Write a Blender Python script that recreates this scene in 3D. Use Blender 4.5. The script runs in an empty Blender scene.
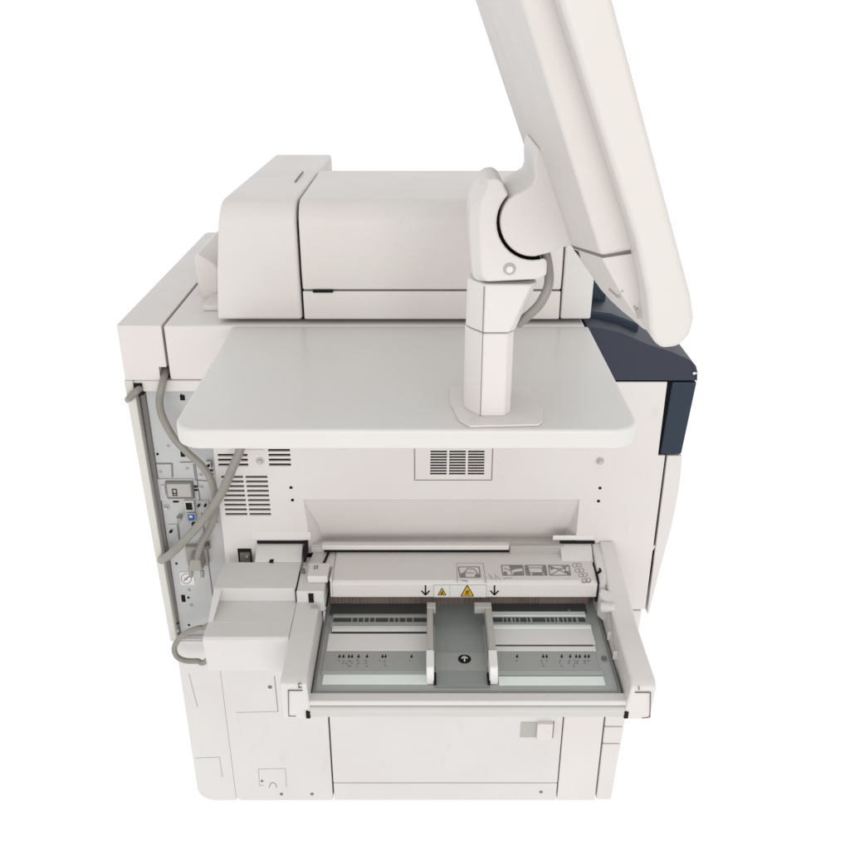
import bpy, bmesh, math, random
from mathutils import Vector, Matrix

random.seed(7)
S = bpy.context.scene
COL = S.collection

# ---------------------------------------------------------------- camera
F, PITCH, CAM = 886.0, math.radians(25.3), Vector((0.0, -1.25, 1.40))
cd = bpy.data.cameras.new('camera')
cam = bpy.data.objects.new('camera', cd)
COL.objects.link(cam)
cam.location = CAM
cam.rotation_euler = (math.radians(90) - PITCH, 0, 0)
cd.sensor_fit = 'HORIZONTAL'
cd.sensor_width = 36.0
cd.lens = F / 850.0 * 36.0
cd.clip_start, cd.clip_end = 0.02, 100
S.camera = cam

# ---------------------------------------------------------------- light
w = bpy.data.worlds.new('World')
S.world = w
w.use_nodes = True
bg = w.node_tree.nodes['Background']
# made-up white surround, dimmed overhead so that top faces render darker
wn = w.node_tree
tcw = wn.nodes.new('ShaderNodeTexCoord'); sep = wn.nodes.new('ShaderNodeSeparateXYZ'); rmp = wn.nodes.new('ShaderNodeValToRGB')
wn.links.new(tcw.outputs['Generated'], sep.inputs[0]); wn.links.new(sep.outputs['Z'], rmp.inputs['Fac'])
rmp.color_ramp.elements[0].position, rmp.color_ramp.elements[0].color = 0.15, (1, 1, 1, 1)
rmp.color_ramp.elements[1].position, rmp.color_ramp.elements[1].color = 0.6, (0.86, 0.875, 0.87, 1)
wn.links.new(rmp.outputs['Color'], bg.inputs['Color'])
bg.inputs['Strength'].default_value = 1.08

def area(name, loc, target, size, power, color):
    ld = bpy.data.lights.new(name, 'AREA')
    ld.shape = 'RECTANGLE'
    ld.size, ld.size_y = size
    ld.energy, ld.color = power, color
    o = bpy.data.objects.new(name, ld)
    COL.objects.link(o)
    o.location = loc
    o.rotation_euler = (Vector(target) - Vector(loc)).to_track_quat('-Z', 'Y').to_euler()
    return o

area('window_light', (0.3, -4.2, 1.3), (0, 0, 0.7), (2.6, 1.7), 56, (1.0, 0.965, 0.94))
S.view_settings.view_transform = 'Standard'
S.view_settings.look = 'None'
S.view_settings.exposure = 0
S.view_settings.gamma = 1

# ---------------------------------------------------------------- pixel to point on a known plane (850 px photograph)
CP, SP = math.cos(PITCH), math.sin(PITCH)
def ray(u, v):
    a, b = (u - 425) / F, (v - 425) / F
    return a, CP - b * SP, -SP - b * CP
def aty(u, v, y):
    a, b, c = ray(u, v); t = (y - CAM.y) / b
    return a * t, c * t + CAM.z
def atz(u, v, z):
    a, b, c = ray(u, v); t = (z - CAM.z) / c
    return a * t, b * t + CAM.y

# ---------------------------------------------------------------- materials
def lin(r, g, b):
    f = lambda c: (c / 255 / 12.92) if c <= 10 else ((c / 255 + 0.055) / 1.055) ** 2.4
    return (f(r), f(g), f(b))
def mat(name, col, rough=0.5, metal=0.0, vary=0.03, scale=6.0, bump=0.0, bscale=900, spec=0.5, wear=0.0):
    m = bpy.data.materials.new(name); m.use_nodes = True
    nt = m.node_tree; p = nt.nodes['Principled BSDF']
    p.inputs['Roughness'].default_value = rough
    p.inputs['Metallic'].default_value = metal
    p.inputs['Specular IOR Level'].default_value = spec
    tc = nt.nodes.new('ShaderNodeTexCoord')
    n = nt.nodes.new('ShaderNodeTexNoise'); n.inputs['Scale'].default_value = scale; n.inputs['Detail'].default_value = 6
    nt.links.new(tc.outputs['Object'], n.inputs['Vector'])
    r = nt.nodes.new('ShaderNodeValToRGB')
    r.color_ramp.elements[0].position, r.color_ramp.elements[1].position = 0.3, 0.7
    r.color_ramp.elements[0].color = (*[c * (1 - vary) * k for c, k in zip(col, (1.012, 0.992, 0.985))], 1)
    r.color_ramp.elements[1].color = (*[min(1, c * (1 + vary) * k) for c, k in zip(col, (0.985, 1.0, 0.998))], 1)
    nt.links.new(n.outputs['Fac'], r.inputs['Fac'])
    out = r.outputs['Color']
    if wear:
        # small scuffs and handling marks with shapes of their own, and a roughness that varies with them
        mp = nt.nodes.new('ShaderNodeMapping'); mp.inputs['Scale'].default_value = (1.0, 1.0, 0.35); mp.inputs['Rotation'].default_value = (0.3, 0.5, 0.4)
        nt.links.new(tc.outputs['Object'], mp.inputs['Vector'])
        n3 = nt.nodes.new('ShaderNodeTexNoise'); n3.inputs['Scale'].default_value = 38; n3.inputs['Detail'].default_value = 9; n3.inputs['Roughness'].default_value = 0.62
        nt.links.new(mp.outputs['Vector'], n3.inputs['Vector'])
        r3 = nt.nodes.new('ShaderNodeValToRGB'); r3.color_ramp.elements[0].position, r3.color_ramp.elements[1].position = 0.62, 0.80
        r3.color_ramp.elements[0].color = (1, 1, 1, 1); r3.color_ramp.elements[1].color = (1 - wear, 1 - wear, 1 - wear * 1.1, 1)
        nt.links.new(n3.outputs['Fac'], r3.inputs['Fac'])
        mx = nt.nodes.new('ShaderNodeMix'); mx.data_type = 'RGBA'; mx.blend_type = 'MULTIPLY'; mx.inputs['Factor'].default_value = 1.0
        nt.links.new(out, mx.inputs['A']); nt.links.new(r3.outputs['Color'], mx.inputs['B'])
        out = mx.outputs['Result']
        n4 = nt.nodes.new('ShaderNodeTexNoise'); n4.inputs['Scale'].default_value = 14; n4.inputs['Detail'].default_value = 5
        nt.links.new(tc.outputs['Object'], n4.inputs['Vector'])
        mr = nt.nodes.new('ShaderNodeMapRange'); mr.inputs['To Min'].default_value = rough - 0.10; mr.inputs['To Max'].default_value = rough + 0.10
        nt.links.new(n4.outputs['Fac'], mr.inputs['Value']); nt.links.new(mr.outputs['Result'], p.inputs['Roughness'])
    nt.links.new(out, p.inputs['Base Color'])
    if bump:
        n2 = nt.nodes.new('ShaderNodeTexNoise'); n2.inputs['Scale'].default_value = bscale; n2.inputs['Detail'].default_value = 2
        nt.links.new(tc.outputs['Object'], n2.inputs['Vector'])
        b = nt.nodes.new('ShaderNodeBump'); b.inputs['Strength'].default_value = bump; b.inputs['Distance'].default_value = 0.0006
        nt.links.new(n2.outputs['Fac'], b.inputs['Height'])
        nt.links.new(b.outputs['Normal'], p.inputs['Normal'])
    return m

M = {
    'plastic':  mat('warm_white_plastic', (0.645, 0.609, 0.592), 0.45, bump=0.3, wear=0.09),
    'cool':     mat('cool_white_plastic', (0.612, 0.592, 0.58), 0.45, bump=0.3, wear=0.09),
    'shelf':    mat('shelf_laminate', (0.622, 0.607, 0.592), 0.27, vary=0.025, scale=4),
    'cream':    mat('monitor_plastic', (0.588, 0.555, 0.535), 0.45, bump=0.3, wear=0.07),
    'grey':     mat('light_grey_plastic', (0.40, 0.385, 0.36), 0.5, bump=0.2),
    'grip':     mat('tray_grip_plastic', (0.52, 0.51, 0.495), 0.4, bump=0.2),
    'yellowed': mat('yellowed_plastic', (0.62, 0.58, 0.50), 0.5),
    'dark':     mat('dark_chassis', (0.010, 0.010, 0.011), 0.9, spec=0.08),
    'rollerbrown':    mat('brown_roller_rubber', (0.16, 0.105, 0.085), 0.7, vary=0.3, scale=40),
    'navy':     mat('navy_plastic', (0.026, 0.030, 0.050), 0.5, bump=0.2, spec=0.3),
    'navy2':    mat('dark_navy_plastic', (0.012, 0.024, 0.042), 0.42, bump=0.2, spec=0.35),
    'zinc':     mat('zinc_sheet', (0.465, 0.468, 0.465), 0.42, metal=0.35, vary=0.05, scale=12),
    'steel':    mat('screw_steel', (0.5, 0.5, 0.49), 0.3, metal=0.8),
    'bedgrey':  mat('tray_bed_grey', (0.36, 0.385, 0.375), 0.33, vary=0.04, scale=9),
    'bedlight': mat('tray_plate_pale', (0.70, 0.685, 0.675), 0.4),
    'bedmint':  mat('tray_groove_mint', (0.76, 0.81, 0.785), 0.3),
    'strip':    mat('tray_scale_grey', (0.32, 0.325, 0.32), 0.45),
    'cable':    mat('cable_grey', (0.235, 0.222, 0.195), 0.42, vary=0.10, scale=30, wear=0.15),
    'plug':     mat('plug_grey', (0.30, 0.29, 0.265), 0.5),
    'blue':     mat('usb_blue', (0.03, 0.10, 0.36), 0.4),
    'ink':      mat('black_ink', (0.012, 0.012, 0.012), 0.8, spec=0.12),
    'greyink':  mat('grey_ink', (0.20, 0.195, 0.19), 0.6),
    'faint':    mat('faint_grey_ink', (0.33, 0.31, 0.29), 0.6),
    'yellow':   mat('warning_yellow', (0.68, 0.40, 0.02), 0.5),
    'paper':    mat('white_label', (0.66, 0.65, 0.64), 0.5),
    'seam':     mat('seam_shadow_grey', (0.16, 0.15, 0.145), 0.7),
    'centre':   mat('tray_centre_metal', (0.25, 0.27, 0.262), 0.3, vary=0.05),
    'rearbed':  mat('tray_rear_dark', (0.07, 0.075, 0.075), 0.4),
    'strap':    mat('rear_edge_plastic', (0.58, 0.57, 0.53), 0.5),
}

# ---------------------------------------------------------------- mesh helpers
def V(*p): return Vector(p)
class MB:
    def __init__(s): s.bm = bmesh.new()
    def box(s, x0, x1, y0, y1, z0, z1):
        vs = [s.bm.verts.new((x, y, z)) for x in (x0, x1) for y in (y0, y1) for z in (z0, z1)]
        for f in ((0,1,3,2),(4,6,7,5),(0,4,5,1),(2,3,7,6),(0,2,6,4),(1,5,7,3)):
            s.bm.faces.new([vs[i] for i in f])
        return s
    def prism(s, a, b):
        """two matching rings of points, capped and joined"""
        A = [s.bm.verts.new(p) for p in a]; B = [s.bm.verts.new(p) for p in b]
        n = len(A)
        s.bm.faces.new(A); s.bm.faces.new(B[::-1])
        for i in range(n):
            s.bm.faces.new((A[i], B[i], B[(i+1) % n], A[(i+1) % n]))
        return s
    def ex_y(s, xz, y0, y1): return s.prism([(x, y0, z) for x, z in xz], [(x, y1, z) for x, z in xz])
    def ex_x(s, yz, x0, x1): return s.prism([(x0, y, z) for y, z in yz], [(x1, y, z) for y, z in yz])
    def ex_z(s, xy, z0, z1): return s.prism([(x, y, z0) for x, y in xy], [(x, y, z1) for x, y in xy])
    def cyl(s, c, axis, r, h, n=24, r2=None):
        c, axis = Vector(c), Vector(axis).normalized()
        a = axis.orthogonal().normalized(); b = axis.cross(a)
        r2 = r if r2 is None else r2
        ring = lambda o, q: [o + (a * math.cos(t) + b * math.sin(t)) * q for t in [2*math.pi*i/n for i in range(n)]]
        return s.prism(ring(c, r), ring(c + axis * h, r2))
    def tube(s, pts, r, n=14, sub=10):
        P = [Vector(p) for p in pts]; P = [2*P[0]-P[1]] + P + [2*P[-1]-P[-2]]
        path = []
        for i in range(1, len(P)-2):
            for k in range(sub):
                t = k / sub; p0, p1, p2, p3 = P[i-1:i+3]
                path.append(0.5*((2*p1)+(p2-p0)*t+(2*p0-5*p1+4*p2-p3)*t*t+(3*p1-p0-3*p2+p3)*t**3))
        path.append(P[-2])
        rings = []; nrm = None
        for i, p in enumerate(path):
            d = (path[min(i+1, len(path)-1)] - path[max(i-1, 0)]).normalized()
            nrm = d.orthogonal().normalized() if nrm is None else (nrm - d*nrm.dot(d)).normalized()
            b = d.cross(nrm)
            rings.append([s.bm.verts.new(p + (nrm*math.cos(2*math.pi*j/n) + b*math.sin(2*math.pi*j/n))*r) for j in range(n)])
        for A, B in zip(rings, rings[1:]):
            for j in range(n): s.bm.faces.new((A[j], A[(j+1) % n], B[(j+1) % n], B[j]))
        s.bm.faces.new(rings[0][::-1]); s.bm.faces.new(rings[-1])
        return s
    def stroke(s, a, b, wd, up, h=0.0006):
        """a thin raised bar from a to b lying on the surface whose outward direction is up"""
        a, b, up = Vector(a), Vector(b), Vector(up).normalized()
        d = (b - a).normalized(); q = d.cross(up) * wd / 2; lo = -up * 0.0008; hi = up * h
        return s.prism([a-q+lo, a+q+lo, b+q+lo, b-q+lo], [a-q+hi, a+q+hi, b+q+hi, b-q+hi])
    def poly(s, pts, up, h=0.0006):
        up = Vector(up).normalized(); lo = -up * 0.0008; hi = up * h
        return s.prism([Vector(p)+lo for p in pts], [Vector(p)+hi for p in pts])

def finish(name, mb, m, parent=None, bevel=0.0, seg=3, cut=None, angle=35):
    bm = mb.bm if isinstance(mb, MB) else mb
    bmesh.ops.recalc_face_normals(bm, faces=bm.faces)
    me = bpy.data.meshes.new(name); bm.to_mesh(me); bm.free()
    o = bpy.data.objects.new(name, me); COL.objects.link(o)
    if cut is not None:
        if bevel:
            b = o.modifiers.new('b', 'BEVEL'); b.width = bevel; b.segments = seg; b.limit_method = 'ANGLE'; b.angle_limit = math.radians(angle)
        cb = cut.bm; bmesh.ops.recalc_face_normals(cb, faces=cb.faces)
        cm = bpy.data.meshes.new('cutter'); cb.to_mesh(cm); cb.free()
        co = bpy.data.objects.new('cutter', cm); COL.objects.link(co)
        q = o.modifiers.new('c', 'BOOLEAN'); q.operation = 'DIFFERENCE'; q.object = co; q.solver = 'EXACT'
        dg = bpy.context.evaluated_depsgraph_get(); dg.update()
        nm = bpy.data.meshes.new_from_object(o.evaluated_get(dg))
        o.modifiers.clear(); o.data = nm; nm.name = name
        bpy.data.meshes.remove(me); bpy.data.objects.remove(co); bpy.data.meshes.remove(cm)
        me = nm; bevel = 0
    else:
        me.shade_smooth(); me.set_sharp_from_angle(angle=math.radians(40))
    me.materials.clear(); me.materials.append(M[m] if isinstance(m, str) else m)
    if bevel:
        b = o.modifiers.new('bevel', 'BEVEL'); b.width = bevel; b.segments = seg
        b.limit_method = 'ANGLE'; b.angle_limit = math.radians(angle); b.harden_normals = True
    if parent is not None:
        o.parent = parent
        o.matrix_parent_inverse = Matrix.Translation(-parent_world(parent))
    return o
def parent_world(p):
    v = Vector((0, 0, 0))
    while p is not None:
        v += p.location
        p = p.parent if p.type != 'EMPTY' else None
    return v if v.length > 0 else Vector((0, 0, 0))
def P(name, mb, m, parent, bevel=0.0, **k): return finish(name, mb, m, parent, bevel, **k)
def sub(name, mb, m, part, bevel=0.0, **k):
    o = finish(name, mb, m, None, bevel, **k); o.parent = part; return o
def thing(name, label, cat, loc, group=None):
    o = bpy.data.objects.new(name, None); COL.objects.link(o); o.location = loc; o.empty_display_size = 0.1
    o['label'], o['category'] = label, cat
    if group: o['group'] = group
    return o
def box(*a): return MB().box(*a)
def rrect(x0, x1, y0, y1, r, n=8):
    """rounded rectangle; r is one radius or four (x0y0, x1y0, x1y1, x0y1)"""
    r = (r,)*4 if not isinstance(r, tuple) else r
    cs = [(x0+r[0], y0+r[0], math.pi, r[0]), (x1-r[1], y0+r[1], 1.5*math.pi, r[1]), (x1-r[2], y1-r[2], 0, r[2]), (x0+r[3], y1-r[3], .5*math.pi, r[3])]
    out = []
    for cx, cy, a0, rr in cs:
        if rr <= 0: out.append((cx, cy)); continue
        for i in range(n+1):
            t = a0 + .5*math.pi*i/n
            out.append((cx+rr*math.cos(t), cy+rr*math.sin(t)))
    return out
def screw(parent, x, y, z, r=0.0055, washer=True, fn=None):
    m = MB().cyl((x, y, z), (0, -1, 0), r, 0.0012, 24, r*0.92)
    m.cyl((x, y-0.0012, z), (0, -1, 0), r*0.62, 0.0026, 20, r*0.42)
    o = (fn or P)('screw', m, 'steel', parent)
    return o

# ================================================================ the printer
pr = thing('printer', 'big off white office printer seen from its side, with navy console and open paper tray', 'printer', (0, 0.30, 0))
CUTY = (-0.03, 0.008)
P('chassis', MB().box(-0.335, 0.368, 0.042, 0.59, 0.455, 0.882).box(-0.3665, 0.331, 0.016, 0.59, 0.0, 0.4545).box(-0.37, 0.232, 0.016, 0.59, 0.8825, 0.955), 'dark', pr)
P('rear_core', box(-0.43, -0.336, 0.034, 0.59, 0.38, 0.88), 'dark', pr)

# --- upper side panel, vents cut through it
c = MB()
def slot(u0, u1, v, h=2.6, lean=0.0):
    (x0, z0), (x1, z1) = aty(u0, v, 0), aty(u1, v, 0)
    hh = (aty(u0, v - h/2, 0)[1] - aty(u0, v + h/2, 0)[1]) / 2
    c.box(x0, x1, -0.03, 0.02, z0 - hh, z0 + hh)
for i in range(4): slot(268 + i*0.35, 290 + i*0.35, 450.3 + i*4.8)
for i in range(3): slot(217.5 + i*0.4, 247.5 + i*0.4, 455.2 + i*4.8)
for i in range(9):
    v = 477 + i*4.65
    slot(221 + i*0.55, 243.0 + i*0.55, v, 2.3); slot(245.4 + i*0.5, 267.4 + i*0.45, v, 2.3)
c.box(0.3695, 0.40, -0.03, 0.02, 0.7555, 0.90)
rc_ = [(x, z) for x, z in (aty(303.5, 499.9, 0), aty(579.5, 499.9, 0), aty(575.5, 545.6, 0), aty(310.5, 545.6, 0))]
c.prism([(x, -0.02, z) for x, z in rc_], [(x, 0.012, z) for x, z in rc_])
side = P('side_panel', box(-0.336, 0.3815, 0.0, 0.0045, 0.455, 0.8815), 'plastic', pr, 0.003, cut=c)
# dark louvre backing seen through the slots is the chassis itself
# right vent: a square insert with three columns of slots
c = MB()
for a, b in ((430.5, 447), (449.3, 465.8), (468, 484.5)):
    for i in range(9):
        k = (451 + i*2.75); (x0, z0), (x1, _) = aty(a - i*0.05, k, 0), aty(b - i*0.05, k, 0)
        c.box(x0, x1, -0.03, 0.02, z0 - 0.0016, z0 + 0.0016)
(xa, za), (xb, zb) = aty(415.5, 444, 0), aty(490.5, 479, 0)
vi = P('vent_insert', box(xa, xb, -0.0022, 0.0, zb, za), 'plastic', pr, 0.0008, cut=c)
m = MB()
(xs, zs), (xe, ze) = aty(414.3, 444, 0), aty(491.7, 480, 0)
for a, b in (((xs, zs), (xs, ze)), ((xe, zs), (xe, ze)), ((xs, ze), (xe, ze))):
    m.stroke((a[0], 0, a[1]), (b[0], 0, b[1]), 0.0012, (0, -1, 0), 0.0004)
sub('vent_seam', m, 'seam', vi)
m = MB()
for a, b in ((430, 447.5), (448.8, 466.3), (467.5, 485)):
    (x0, z0), (x1, z1) = aty(a, 449, 0), aty(b, 474.5, 0)
    m.box(x0, x1, -0.0004, 0.0005, z1, z0)
sub('vent_backing', m, 'dark', vi)
for u, v in ((260, 461), (600, 461)):
    x, z = aty(u, v, 0); screw(pr, x, 0.0, z, 0.0068)
for u, v in ((291, 487.5), (292.5, 500), (600, 488), (598.5, 501)):
    x, z = aty(u, v, 0); P('hole', MB().cyl((x, 0.0008, z), (0, -1, 0), 0.0026, 0.0014, 16), 'ink', pr)
# small moulded mark by the top left vents
(x0, z0), (x1, z1) = aty(229, 449.5, 0), aty(264, 452.5, 0)
P('moulded_bar', box(x0, x1, -0.0018, 0.001, z1, z0), 'plastic', pr, 0.0008)

# --- lower panels (each its own piece, 2-3 mm gaps to the dark chassis behind)
ls = P('lower_side_panel', MB().ex_y(rrect(-0.368, -0.1795, -0.002, 0.4525, (0.012, 0.002, 0.002, 0.002), 6), 0.0, 0.015), 'cool', pr, 0.002)
ld = P('lower_door', box(-0.177, 0.2555, 0.0, 0.015, 0.0455, 0.4525), 'cool', pr, 0.002)
P('bottom_rail', box(-0.177, 0.2555, 0.0004, 0.015, -0.002, 0.0435), 'cool', pr, 0.002)
P('corner_post', box(0.2575, 0.3315, 0.0, 0.015, -0.002, 0.4525), 'plastic', pr, 0.002)
def drawer_end(z0, z1):
    xs = lambda z: 0.363 + 0.008 * z / 0.2
    return MB().ex_y([(0.334, z0), (xs(z0), z0), (min(xs(z1), 0.376), z1), (0.334, z1)], 0.0, 0.55)
for z0, z1 in ((0.0, 0.1445), (0.1465, 0.1865), (0.1885, 0.4525)):
    P('drawer_front', drawer_end(z0, z1), 'plastic', pr, 0.003)
# latch on the lower door
(x0, z0), (x1, z1) = aty(521, 722, 0), aty(537, 737, 0)
ho = P('door_latch', box(x0, x1, -0.0015, 0.001, z1, z0), 'grey', pr, 0.0008)
(x0, z0), (x1, z1) = aty(537, 721, 0), aty(551.5, 737, 0)
sub('latch_lever', box(x0, x1, -0.009, 0.001, z1, z0), 'plastic', ho, 0.002)
m = MB(); m.stroke((x1+0.002, 0, z0), (x1+0.002, 0, z1-0.001), 0.0018, (0,-1,0)); m.stroke((x0+0.012, 0, z1-0.0015), (x1+0.003, 0, z1-0.0015), 0.0016, (0,-1,0))
sub('latch_seam', m, 'seam', ho)
# fine seams, holes and screws on the lower panels
def seam_lines(part, segs, wd=0.0013, m_='seam', y=0.0):
    for (a, b) in segs:
        xa, za = aty(*a, y); xb, zb = aty(*b, y)
        sub('panel_seam', MB().stroke((xa, y, za), (xb, y, zb), wd, (0, -1, 0), 0.0004), m_, part)
seam_lines(ls, [((274.5, 676), (278, 711.5))], 0.0013, 'greyink')
seam_lines(ls, [((278, 711.5), (236, 712.5)), ((258.5, 769), (285.5, 768.5)), ((285.5, 768.5), (286.5, 787)), ((258.5, 769), (259.5, 786)), ((259.5, 786), (264, 785))], 0.0008, 'faint')
m = MB()
pts = [aty(273 - 3.6*math.cos(t), 787.5 - 5*math.sin(t), 0) for t in [math.pi*i/8 for i in range(9)]]
for a, b in zip(pts, pts[1:]): m.stroke((a[0], 0, a[1]), (b[0], 0, b[1]), 0.0011, (0,-1,0), 0.0004)
sub('arc_mark', m, 'seam', ls)
for u, v, r in ((270, 687, 0.0042), (281.5, 794, 0.0036), (312, 794, 0.0036), (262, 781, 0.003)):
    x, z = aty(u, v, 0); sub('screw', MB().cyl((x, 0.0005, z), (0,-1,0), r, 0.0015, 20, r*0.8), 'seam', ls)
x, z = aty(541, 792, 0); P('hole', MB().cyl((x, 0.0008, z), (0,-1,0), 0.0032, 0.0015, 16), 'seam', pr)

# --- rear cover: lower block with a rounded bottom corner, thin yellowed edge strip above
rc = P('rear_cover', MB().ex_y(rrect(-0.441, -0.3683, -0.002, 0.386, (0.032, 0.0005, 0.002, 0.002), 8), 0.001, 0.60), 'cool', pr, 0.004)
seam_lines(rc, [((189, 674), (197.5, 707)), ], 0.0010, 'faint', y=0.001)
seam_lines(rc, [((195.5, 758), (219.5, 757)), ((219.5, 757), (222.5, 777))], 0.0009, 'faint', y=0.001)
P('rear_edge_strip', MB().ex_y([(-0.4595, 0.884), (-0.4495, 0.386), (-0.4375, 0.386), (-0.4455, 0.884)], 0.0, 0.60), 'strap', pr, 0.002)

# --- port panel, a recessed sheet metal plate
pp = P('port_panel', box(-0.4345, -0.3385, 0.016, 0.03, 0.382, 0.868), 'zinc', pr, 0.001)
YP = 0.016
def on(u, v): 
    x, z = aty(u, v, YP); return (x, YP, z)
def plate(u0, v0, u1, v1, d, m, name, bevel=0.0006, skew=True):
    a, b, c_, e = on(u0, v0), on(u1, v0), on(u1, v1), on(u0, v1)
    w_ = b[0]-a[0]
    return sub(name, box(a[0], a[0]+w_, YP-d*1.5, YP+0.001, e[2], a[2]), m, pp, bevel)
sub('metal_flange', box(-0.446, -0.3385, 0.002, 0.016, 0.864, 0.8835), 'plastic', pp, 0.003)
sub('gutter', box(-0.4415, -0.4345, 0.0125, 0.026, 0.386, 0.868), 'seam', pp)
def wires(name, segs, wd, m_, h=0.0012):
    if name == 'glyph':
        m = MB()
        for a, b in segs: m.stroke(on(*a), on(*b), wd, (0,-1,0), h)
        return sub(name, m, m_, pp)
    for a, b in segs: sub(name, MB().stroke(on(*a), on(*b), wd, (0,-1,0), h), m_, pp)
# two overlapping plates, their edges and seams
plate(153.5, 478.5, 193, 500, 0.0016, 'zinc', 'cover_plate')
wires('plate_edge', [((155.5, 463.5), (172, 463.5)), ((172, 463.5), (172.5, 477))], 0.002, 'seam')
wires('plate_edge', [((195, 463.5), (213.2, 598))], 0.0012, 'seam')
wires('plate_edge', [((153.5, 479), (161, 480)), ((193.5, 464), (195.5, 480)), ((178, 520), (180.5, 548)), ((196, 480), (212, 481)), ((196, 462), (180, 462))], 0.0010, 'seam')
fr = plate(165.5, 480, 193, 497.5, 0.004, 'seam', 'slot_frame', 0.002)
sub('slot_cover', box(on(167, 482)[0], on(191.5, 482)[0], YP-0.0072, YP, on(167, 495.5)[2], on(167, 482)[2]), 'grey', pp, 0.0025)
wires('glyph', [((173.5, 487), (177.5, 487)), ((173.5, 491), (177.5, 491)), ((173.5, 487), (174.3, 493)), ((177.3, 487), (178.2, 493.5)), ((174, 493.2), (178, 493.2))], 0.0014, 'ink', 0.008)
e = plate(184.5, 499, 194.5, 510, 0.004, 'steel', 'network_port')
sub('port_opening', box(on(186.3, 501)[0], on(192.6, 501)[0], YP-0.0064, YP, on(186.3, 508)[2], on(186.3, 501)[2]), 'ink', pp)
plate(187.5, 511.5, 196, 519.5, 0.0035, 'steel', 'usb_port')
sub('port_tongue', box(on(188.4, 512.6)[0], on(195, 512.6)[0], YP-0.0056, YP, on(188, 518.6)[2], on(188, 512.6)[2]), 'blue', pp)
sub('port_pin_bar', box(on(190, 513.6)[0], on(193, 513.6)[0], YP-0.0062, YP, on(188, 516.0)[2], on(188, 513.6)[2]), 'paper', pp)
plate(192, 522, 196.5, 528.5, 0.003, 'ink', 'small_port')
plate(173, 500, 178.5, 502.2, 0.001, 'ink', 'slot_hole', 0)
plate(181.2, 595, 184.8, 601.5, 0.001, 'ink', 'slot_hole', 0)
for (u0, v0, u1, v1) in ((193.5, 485.5, 197.5, 487.2), (193.7, 489, 197.7, 490.6), (209, 469.5, 213, 471), (209.5, 473.5, 213, 475), (210, 477.5, 213.5, 479.2), (180.5, 451.5, 184.5, 456.5), (180, 395, 184.5, 400)):
    plate(u0, v0, u1, v1, 0.001, 'ink', 'slot_hole', 0)
for u, v in ((157.5, 454), (176.5, 563.5), (188.5, 597.5), (189, 625), (178, 517)):
    p = on(u, v); sub('hole', MB().cyl((p[0], YP-0.0006, p[2]), (0,1,0), 0.0022, 0.0016, 14), 'ink', pp)
for u, v, r in ((166.5, 507.5, 0.0065), (200.5, 475, 0.0042), (201, 487, 0.0042), (209.5, 547, 0.0048), (216.5, 522, 0.004), (160.5, 472, 0.003), (189, 590, 0.003), (191.5, 605, 0.003), (187, 468.5, 0.003), (182, 446, 0.003), (168, 446, 0.003)):
    p = on(u, v); screw(pp, p[0], YP, p[2], r, fn=sub)
for (u0, v0, u1, v1, d, m_) in ((197.5, 500, 209, 512, 0.0018, 'zinc'), (161, 484, 165, 494, 0.003, 'zinc'), (184, 438.5, 190, 447, 0.004, 'steel'), (168, 524, 177, 541, 0.0016, 'zinc'), (196.5, 552, 203.5, 560, 0.006, 'steel'), (206.5, 460, 211.5, 467, 0.004, 'steel')):
    plate(u0, v0, u1, v1, d, m_, 'metal_bracket')
for (u0, v0, u1, v1) in ((198.5, 503, 200.5, 504.2), (205, 503, 207, 504.2), (186, 441, 188.5, 445), (208, 463, 210.5, 464.5), (198, 555.5, 199.8, 557), (170.5, 529, 173, 530.2)):
    sub('slot_hole', box(on(u0, v0)[0], on(u1, v0)[0], YP-0.0096, YP, on(u0, v1)[2], on(u0, v0)[2]), 'ink', pp)
# thumbscrew and cable clip
p = on(180, 516); sub('thumbscrew', MB().cyl((p[0], YP, p[2]), (0.2,-1,0.1), 0.004, 0.018, 16), 'plug', pp, 0.001)
lb = plate(179.5, 572, 193.5, 584.5, 0.0008, 'paper', 'warning_label', 0)
m = MB(); q = [on(186.5 + 5*math.cos(t), 578.2 + 5*math.sin(t)) for t in [2*math.pi*i/24 for i in range(24)]]
for a, b in zip(q, q[1:]+q[:1]): m.stroke(Vector(a)+V(0,-.0008,0), Vector(b)+V(0,-.0008,0), 0.0009, (0,-1,0), 0.0005)
m.stroke(Vector(on(184, 580.5))+V(0,-.0008,0), Vector(on(189.5, 575.5))+V(0,-.0008,0), 0.0014, (0,-1,0), 0.0005)
m.stroke(Vector(on(184.5, 577.5))+V(0,-.0008,0), Vector(on(187.5, 579))+V(0,-.0008,0), 0.0009, (0,-1,0), 0.0005)
sub('label_symbol', m, 'ink', pp)
# foot of the port panel: a white ledge and a dark clip beside the lower loop of cable
a, b = on(176, 638), on(202, 638)
sub('ledge', box(-0.436, -0.337, 0.004, 0.016, 0.372, 0.388), 'plastic', pp, 0.002)
wires('clip', [((174.5, 622), (179, 622)), ((174.8, 622), (176, 640)), ((176, 633), (180, 633))], 0.003, 'ink', 0.004)
wires('clip_body', [((174, 626), (178.5, 630))], 0.006, 'paper', 0.006)

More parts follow.
